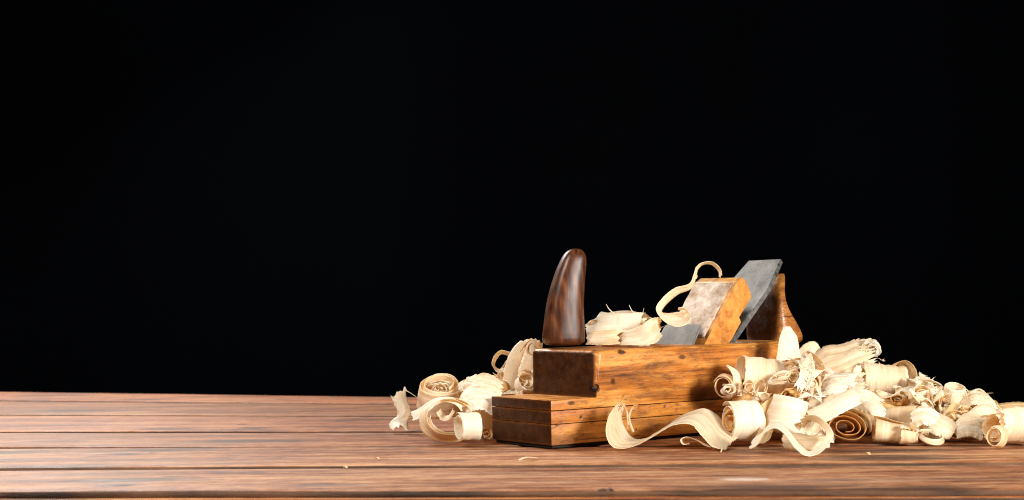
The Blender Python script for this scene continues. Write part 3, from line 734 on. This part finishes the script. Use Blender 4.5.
roll('ruffled amber knot just left of the tan loop', (898, 400, 1.145), (-.3, -1, .3), 9, 3, 1.7, 16, 100, .8, 0, 'amber', .3, crinkle=.001, edge=.2)
o = strip('ragged pointed crest standing right of the tan loop',
  [(913, 398, 1.17), (914, 388, 1.17), (916, 380, 1.17), (917, 375, 1.17)], [(938, 398, 1.17), (934, 388, 1.17), (929, 381, 1.17), (921, 377, 1.17)], 'white', bow=4, edge=.25, fray=(.02, .3), crinkle=.0012)
frizz(o, (927, 383, 1.165), 9, 8, 21, 8)
roll('pale curl tucked below the ragged crest', (918, 399, 1.15), (.4, -1, .3), 13, 6, 1.7, 18, 0, .9, 0, 'pale', .15)
roll('tan curl peeping between the ragged crest and the upright hoop', (937, 396, 1.16), (.2, -1, .4), 10, 5, 1.4, 14, 20, 1, 0, 'amber', .1)
roll('upright white hoop topping the far right of the heap', (954, 393, 1.15), (.1, -.42, 1), 11, 9.5, 1.4, 15, 200, .95, 0, 'white', .04)
strip('slanting tan strip leaning below the upright hoop', [(941, 417, 1.12), (947, 409, 1.125), (953, 401, 1.13)], [(950, 421, 1.115), (956, 412, 1.12), (961, 404, 1.125)], 'tan', bow=2)
strip('squarish white flap folded forward below the upright hoop', [(926, 420, 1.12), (933, 412, 1.12), (945, 415, 1.115), (957, 422, 1.115)], [(925, 432, 1.105), (932, 434, 1.095), (941, 438, 1.09), (949, 440, 1.095)], 'white', bow=-5, fray=(.03, .03))
strip('thin bright crescent curving round the left of the squarish flap', [(921, 403, 1.13), (924, 411, 1.125), (921, 422, 1.12), (915, 432, 1.11)], [(928, 401, 1.14), (931, 411, 1.135), (927, 424, 1.13), (920, 436, 1.12)], 'white', bow=2)
roll('small loop of shaving lying flat on the table under the squarish flap', (931, 438, 1.09), (.1, -.4, 1), 14, 10, 1.3, 5, 0, 1, 0, 'pale', .1)
roll('amber curl in shade right of the squarish flap', (958, 430, 1.12), (.1, -1, .2), 11, 5, 1.7, 18, 0, .9, 0, 'amber', .15)
o = roll('frayed white curl arching over the gap right of the hoop', (976, 402, 1.15), (.3, -1, .3), 12, 6, 1.6, 16, 10, .9, 0, 'white', .2, edge=.2, crinkle=.0009)
frizz(o, (974, 396, 1.14), 10, 10, 31, 9)
strip('bright bent scrap beside the big roll at the right end', [(968, 412, 1.12), (978, 405, 1.12), (988, 404, 1.12), (995, 410, 1.12)], [(972, 424, 1.11), (980, 417, 1.11), (988, 417, 1.11), (995, 421, 1.115)], 'white', bow=-3, edge=.15, fray=(.1, .1))
roll('olive tan curl low in the heap beside the big right roll', (972, 434, 1.11), (.3, -1, .2), 11, 6, 1.6, 18, 40, 1, 0, 'tan', .1)
roll('tan upright curl left of the bent scrap', (966, 417, 1.125), (.1, -.4, 1), 7, 5, 1.4, 20, 0, 1, 0, 'tan', .1)
o = roll('big speckled roll at the right edge of the photo, open end to the left', (1012, 432.5, 1.08), (-1, -.55, .03), 19, 11, 1.9, 56, 100, 1, 0, 'pale', .07, crinkle=.0005, edge=.15)
roll('thin inner scroll standing in the mouth of the big speckled roll', (996, 437, 1.055), (-.8, -1, .15), 10, 7, 1.3, 14, 60, 1.1, 0, 'pale', .1)
strip('long flat tan strip lying behind the big roll at the right edge', [(993, 404, 1.17), (1010, 402, 1.17), (1032, 402, 1.17), (1062, 403, 1.17)], [(994, 434, 1.14), (1010, 434, 1.14), (1032, 434, 1.14), (1062, 434, 1.14)], 'tan', bow=-3, fray=(.04, .02))
roll('ragged crumple at the right frame edge above the big roll', (1026, 423, 1.09), (.4, -1, .3), 11, 4, 1.6, 18, 0, 1, 0, 'white', .25, edge=.2, crinkle=.0009)
# ---- deeper layers of the heap, seen between the others
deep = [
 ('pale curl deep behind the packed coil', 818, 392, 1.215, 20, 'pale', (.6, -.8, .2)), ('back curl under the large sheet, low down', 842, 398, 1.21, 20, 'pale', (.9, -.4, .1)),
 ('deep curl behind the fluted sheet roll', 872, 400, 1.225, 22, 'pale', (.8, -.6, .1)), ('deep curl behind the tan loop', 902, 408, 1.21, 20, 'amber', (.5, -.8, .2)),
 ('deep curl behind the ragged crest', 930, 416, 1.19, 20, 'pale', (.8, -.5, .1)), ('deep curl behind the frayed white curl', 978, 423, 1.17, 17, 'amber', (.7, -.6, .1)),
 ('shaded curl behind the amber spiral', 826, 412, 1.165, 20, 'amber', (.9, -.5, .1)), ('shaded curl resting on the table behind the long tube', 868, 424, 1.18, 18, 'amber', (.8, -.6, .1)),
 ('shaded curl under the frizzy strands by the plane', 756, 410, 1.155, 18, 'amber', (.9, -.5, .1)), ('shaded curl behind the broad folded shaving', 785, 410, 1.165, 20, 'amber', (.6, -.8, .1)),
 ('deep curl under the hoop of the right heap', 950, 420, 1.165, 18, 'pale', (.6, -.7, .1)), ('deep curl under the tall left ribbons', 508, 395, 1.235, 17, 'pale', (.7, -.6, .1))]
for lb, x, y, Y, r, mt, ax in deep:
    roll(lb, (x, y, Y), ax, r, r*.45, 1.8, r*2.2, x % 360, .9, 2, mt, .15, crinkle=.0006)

# ---- torn, folded shreds that fill the heap
for lb, x, y, Y, sz, mt in (
  ('torn shred stuffed in the crown of the left coil', 441, 392, 1.2, 11, 'pale'),
  ('torn shred filling the gap between the left coil and the domed curl', 468, 391, 1.21, 16, 'white'),
  ('torn white shred against the step, lower half of the tall left ribbons', 527, 374, 1.19, 18, 'white'),
  ('torn shred at the foot of the tall left ribbons', 513, 386, 1.19, 16, 'white'),
  ('torn shred at the left shoulder of the tall left ribbons', 498, 382, 1.215, 16, 'pale'),
  ('torn shred on the plane body in front of the wedge foot', 652, 331, 1.19, 12, 'white'),
  ('torn white shred crowning the packed coil', 797, 370, 1.15, 18, 'white'),
  ('torn shred at the right cheek of the packed coil', 811, 371, 1.15, 16, 'white'),
  ('torn shred below the packed coil, touching the fluted half roll', 786, 386, 1.145, 16, 'white'),
  ('torn amber shred behind the top edge of the broad folded shaving', 797, 394, 1.14, 17, 'amber'),
  ('torn shred right of the amber hollow, left of the arched white strip', 814, 398, 1.13, 16, 'white'),
  ('torn shred on the left end of the wrinkled band', 834, 393, 1.16, 17, 'white'),
  ('torn shred on the middle of the wrinkled band', 858, 395, 1.15, 17, 'pale'),
  ('torn shred on the right end of the wrinkled band', 886, 398, 1.145, 16, 'white'),
  ('torn shred under the bottom edge of the large sheet', 853, 382, 1.18, 16, 'white'),
  ('torn shred hanging over the open end of the long tube', 917, 402, 1.135, 16, 'white'),
  ('torn shred at the base of the ragged crest', 926, 392, 1.155, 16, 'white'),
  ('torn shred in the hollow left of the upright hoop', 938, 405, 1.14, 16, 'pale'),
  ('torn white shred right of the upright hoop', 969, 404, 1.145, 16, 'white'),
  ('torn shred under the frayed white curl', 982, 409, 1.14, 16, 'white'),
  ('torn amber shred low beside the olive tan curl', 961, 423, 1.12, 15, 'amber'),
  ('torn shred on the table at the right end of the stubby roll', 919, 440, 1.095, 12, 'tan'),
  ('torn shred on top of the big speckled roll', 1018, 418, 1.1, 12, 'white'),
  ('torn shred between the plump roll and the frizzy strands', 757, 401, 1.135, 16, 'white'),
  ('torn shred behind the slender looping ribbon, on the table', 812, 438, 1.08, 15, 'pale')):
    o = crumple(lb, (x, y, Y), sz, mt, seed=int(x*3+y))
    frizz(o, (x, y-sz*.4, Y-.006), 2, sz*.7, int(x), 5)
# ---- broad loose sheets that close the heap
SH = (
 ('broad pale flap draped between the domed curl and the upright ribbon at the toe', [(460, 394, 1.175), (472, 388, 1.172), (485, 389, 1.17), (498, 395, 1.17)], [(464, 416, 1.155), (475, 411, 1.15), (485, 412, 1.15), (495, 419, 1.155)], 'white'),
 ('wide white flap lying over the left end of the long tube', [(848, 402, 1.145), (862, 398, 1.14), (876, 402, 1.13), (886, 410, 1.125)], [(852, 418, 1.125), (864, 414, 1.12), (874, 417, 1.115), (882, 423, 1.115)], 'white'),
 ('wide white flap in front of the open end of the long tube', [(912, 412, 1.12), (922, 406, 1.118), (932, 408, 1.115), (942, 416, 1.115)], [(914, 430, 1.105), (923, 426, 1.10), (931, 428, 1.10), (938, 434, 1.10)], 'white'),
 ('wide pale flap leaning out of the heap left of the big speckled roll', [(958, 420, 1.115), (966, 413, 1.112), (975, 414, 1.11), (984, 420, 1.11)], [(956, 440, 1.10), (965, 437, 1.095), (974, 438, 1.095), (982, 442, 1.095)], 'white'),
 ('wide white flap crowning the gap between the large sheet and the arched white strip', [(816, 380, 1.175), (828, 374, 1.17), (842, 373, 1.17), (856, 372, 1.175)], [(820, 400, 1.15), (832, 395, 1.145), (845, 392, 1.145), (858, 389, 1.15)], 'white'),
 ('ruffled white ribbon cascading down the front of the packed coil', [(786, 356, 1.16), (797, 362, 1.145), (800, 374, 1.135), (793, 388, 1.13)], [(806, 352, 1.165), (814, 360, 1.15), (815, 374, 1.14), (808, 392, 1.13)], 'white'),
 ('ruffled white ribbon spilling over the right end of the fluted sheet', [(904, 376, 1.185), (914, 382, 1.17), (920, 394, 1.155), (916, 408, 1.14)], [(920, 372, 1.19), (932, 380, 1.175), (936, 394, 1.16), (932, 410, 1.14)], 'white'),
 ('ruffled white ribbon arching from the hoop toward the right frame edge', [(960, 398, 1.16), (974, 391, 1.155), (988, 396, 1.15), (996, 408, 1.14)], [(962, 412, 1.14), (974, 405, 1.13), (986, 410, 1.125), (992, 422, 1.12)], 'white'),
 ('ruffled white ribbon folded over the middle of the wrinkled band', [(850, 386, 1.16), (862, 389, 1.145), (874, 393, 1.14), (884, 402, 1.13)], [(846, 400, 1.14), (858, 403, 1.13), (870, 407, 1.125), (880, 413, 1.12)], 'white'),
 ('ruffled white ribbon bridging the domed curl and the tall left ribbons', [(464, 380, 1.20), (476, 375, 1.195), (490, 376, 1.19), (504, 384, 1.185)], [(466, 398, 1.18), (478, 394, 1.17), (490, 394, 1.165), (502, 398, 1.17)], 'white'),
 ('broad loose sheet sagging between the packed coil and the large sheet', [(800, 366, 1.19), (814, 362, 1.185), (828, 368, 1.18), (838, 380, 1.17)], [(808, 392, 1.165), (818, 390, 1.155), (830, 393, 1.15), (840, 402, 1.145)], 'white'),
 ('broad loose sheet behind the arched white strip', [(818, 390, 1.165), (834, 383, 1.165), (850, 378, 1.17), (864, 378, 1.175)], [(822, 412, 1.14), (838, 407, 1.135), (853, 400, 1.14), (866, 398, 1.145)], 'pale'),
 ('broad loose sheet draped below the tan loop', [(898, 392, 1.18), (910, 388, 1.175), (924, 392, 1.17), (936, 402, 1.165)], [(892, 410, 1.15), (906, 408, 1.14), (920, 411, 1.135), (930, 419, 1.13)], 'white'),
 ('broad loose sheet under the upright hoop, right of the squarish flap', [(944, 406, 1.155), (956, 402, 1.15), (968, 408, 1.145), (976, 420, 1.14)], [(946, 428, 1.125), (956, 426, 1.115), (964, 430, 1.11), (970, 440, 1.11)], 'white'),
 ('crinkled sheet filling the foot of the heap behind the stubby roll', [(896, 420, 1.15), (912, 416, 1.145), (930, 420, 1.14), (944, 430, 1.135)], [(898, 442, 1.12), (914, 441, 1.115), (930, 442, 1.115), (944, 444, 1.115)], 'pale'),
 ('crinkled sheet at the foot of the heap between the slender loop and the amber spiral', [(798, 408, 1.145), (812, 406, 1.14), (826, 412, 1.135), (834, 424, 1.13)], [(800, 440, 1.11), (812, 441, 1.105), (824, 442, 1.105), (834, 444, 1.105)], 'white'),
 ('crinkled sheet between the plump roll and the fluted half roll', [(742, 400, 1.165), (756, 396, 1.16), (770, 398, 1.155), (784, 404, 1.15)], [(746, 420, 1.14), (758, 418, 1.135), (772, 418, 1.13), (784, 424, 1.13)], 'white'),
 ('crinkled sheet under the frayed white curl at the far right', [(968, 408, 1.165), (982, 400, 1.16), (996, 404, 1.155), (1006, 414, 1.15)], [(970, 432, 1.135), (984, 428, 1.13), (998, 430, 1.13), (1008, 436, 1.13)], 'pale'),
 ('broad sheet closing the back of the tall left ribbons', [(498, 372, 1.235), (510, 356, 1.24), (524, 344, 1.245), (540, 341, 1.25)], [(494, 398, 1.225), (508, 398, 1.225), (524, 398, 1.23), (540, 398, 1.235)], 'white'),
 ('crinkled sheet sloping from the domed curl down to the big left ring', [(458, 386, 1.225), (470, 379, 1.22), (482, 380, 1.215), (494, 386, 1.21)], [(460, 412, 1.19), (472, 406, 1.185), (484, 406, 1.18), (494, 408, 1.18)], 'white'))
for lb, A, B, mt in SH:
    strip(lb, A, B, mt, bow=-5, nl=70, nw=22, edge=.1, fray=(.1, .12), crinkle=.0013, ripple=.0012, ridge=.0003)
# ---- slivers and crumbs on the table
def sliver(label, x0, y0, x1, y1, w=.0012, mat='pale'):
    a = on_table(x0, y0, .0008); b = on_table(x1, y1, .0008); d = (b-a); n = Vector((-d.y, d.x, 0)).normalized()*w
    def fn(t, v): return a + d*t + n*(v-.5)*(1-.5*abs(2*t-1)) + Vector((0, 0, .0012*math.sin(PI*t)))
    o = ribbon(fn, 10, 3, mat, None, fray=(.1, .1), edge=.1, name='wood_sliver', thick=.0004)
    tag(o, label, 'wood sliver', 'slivers of wood scattered on the planks')
sliver('thin pale sliver on the planks in front of the plane toe', 518, 460.5, 537, 458, .0035)
sliver('tiny pale crumb on the bare planks, farthest left', 344, 467.8, 347, 468.4, .002)
sliver('tiny pale crumb on the planks left of the plane toe, beyond the seam', 376, 459, 379, 459.4, .002)
sliver('little tan chip on the planks below the amber spiral', 866, 454, 870, 454.8, .0025, 'amber')


# ------------------------------------------------------------------ light
def area(name, loc, target, size, power, color, sy=None):
    d = bpy.data.lights.new(name, 'AREA'); d.energy = power; d.color = color; d.size = size
    if sy: d.shape = 'RECTANGLE'; d.size_y = sy
    o = bpy.data.objects.new(name, d); col.objects.link(o); o.location = loc
    o.rotation_euler = (Vector(target)-Vector(loc)).to_track_quat('-Z', 'Y').to_euler()
    return o
area('key_softbox', (1.02, .08, .38), (.10, 1.17, .04), .34, 31, (1, .98, .93))
area('back_softbox', (-.95, 2.5, 1.25), (-.35, 1.1, 0), .8, 46, (1, .95, .88))
area('fill_softbox', (-.62, .28, .86), (-.10, 1.2, .02), .50, 17, (1, .97, .93))

w = bpy.data.worlds.new('World'); sc.world = w; w.use_nodes = True
bg = w.node_tree.nodes['Background']; bg.inputs[0].default_value = (1, .96, .92, 1); bg.inputs[1].default_value = .012
sc.cycles.filter_width = 1.05; sc.cycles.max_bounces = 16; sc.cycles.diffuse_bounces = 9; sc.cycles.transmission_bounces = 10
sc.view_settings.view_transform = 'Standard'; sc.view_settings.look = 'None'
sc.view_settings.exposure = 0; sc.view_settings.gamma = 1
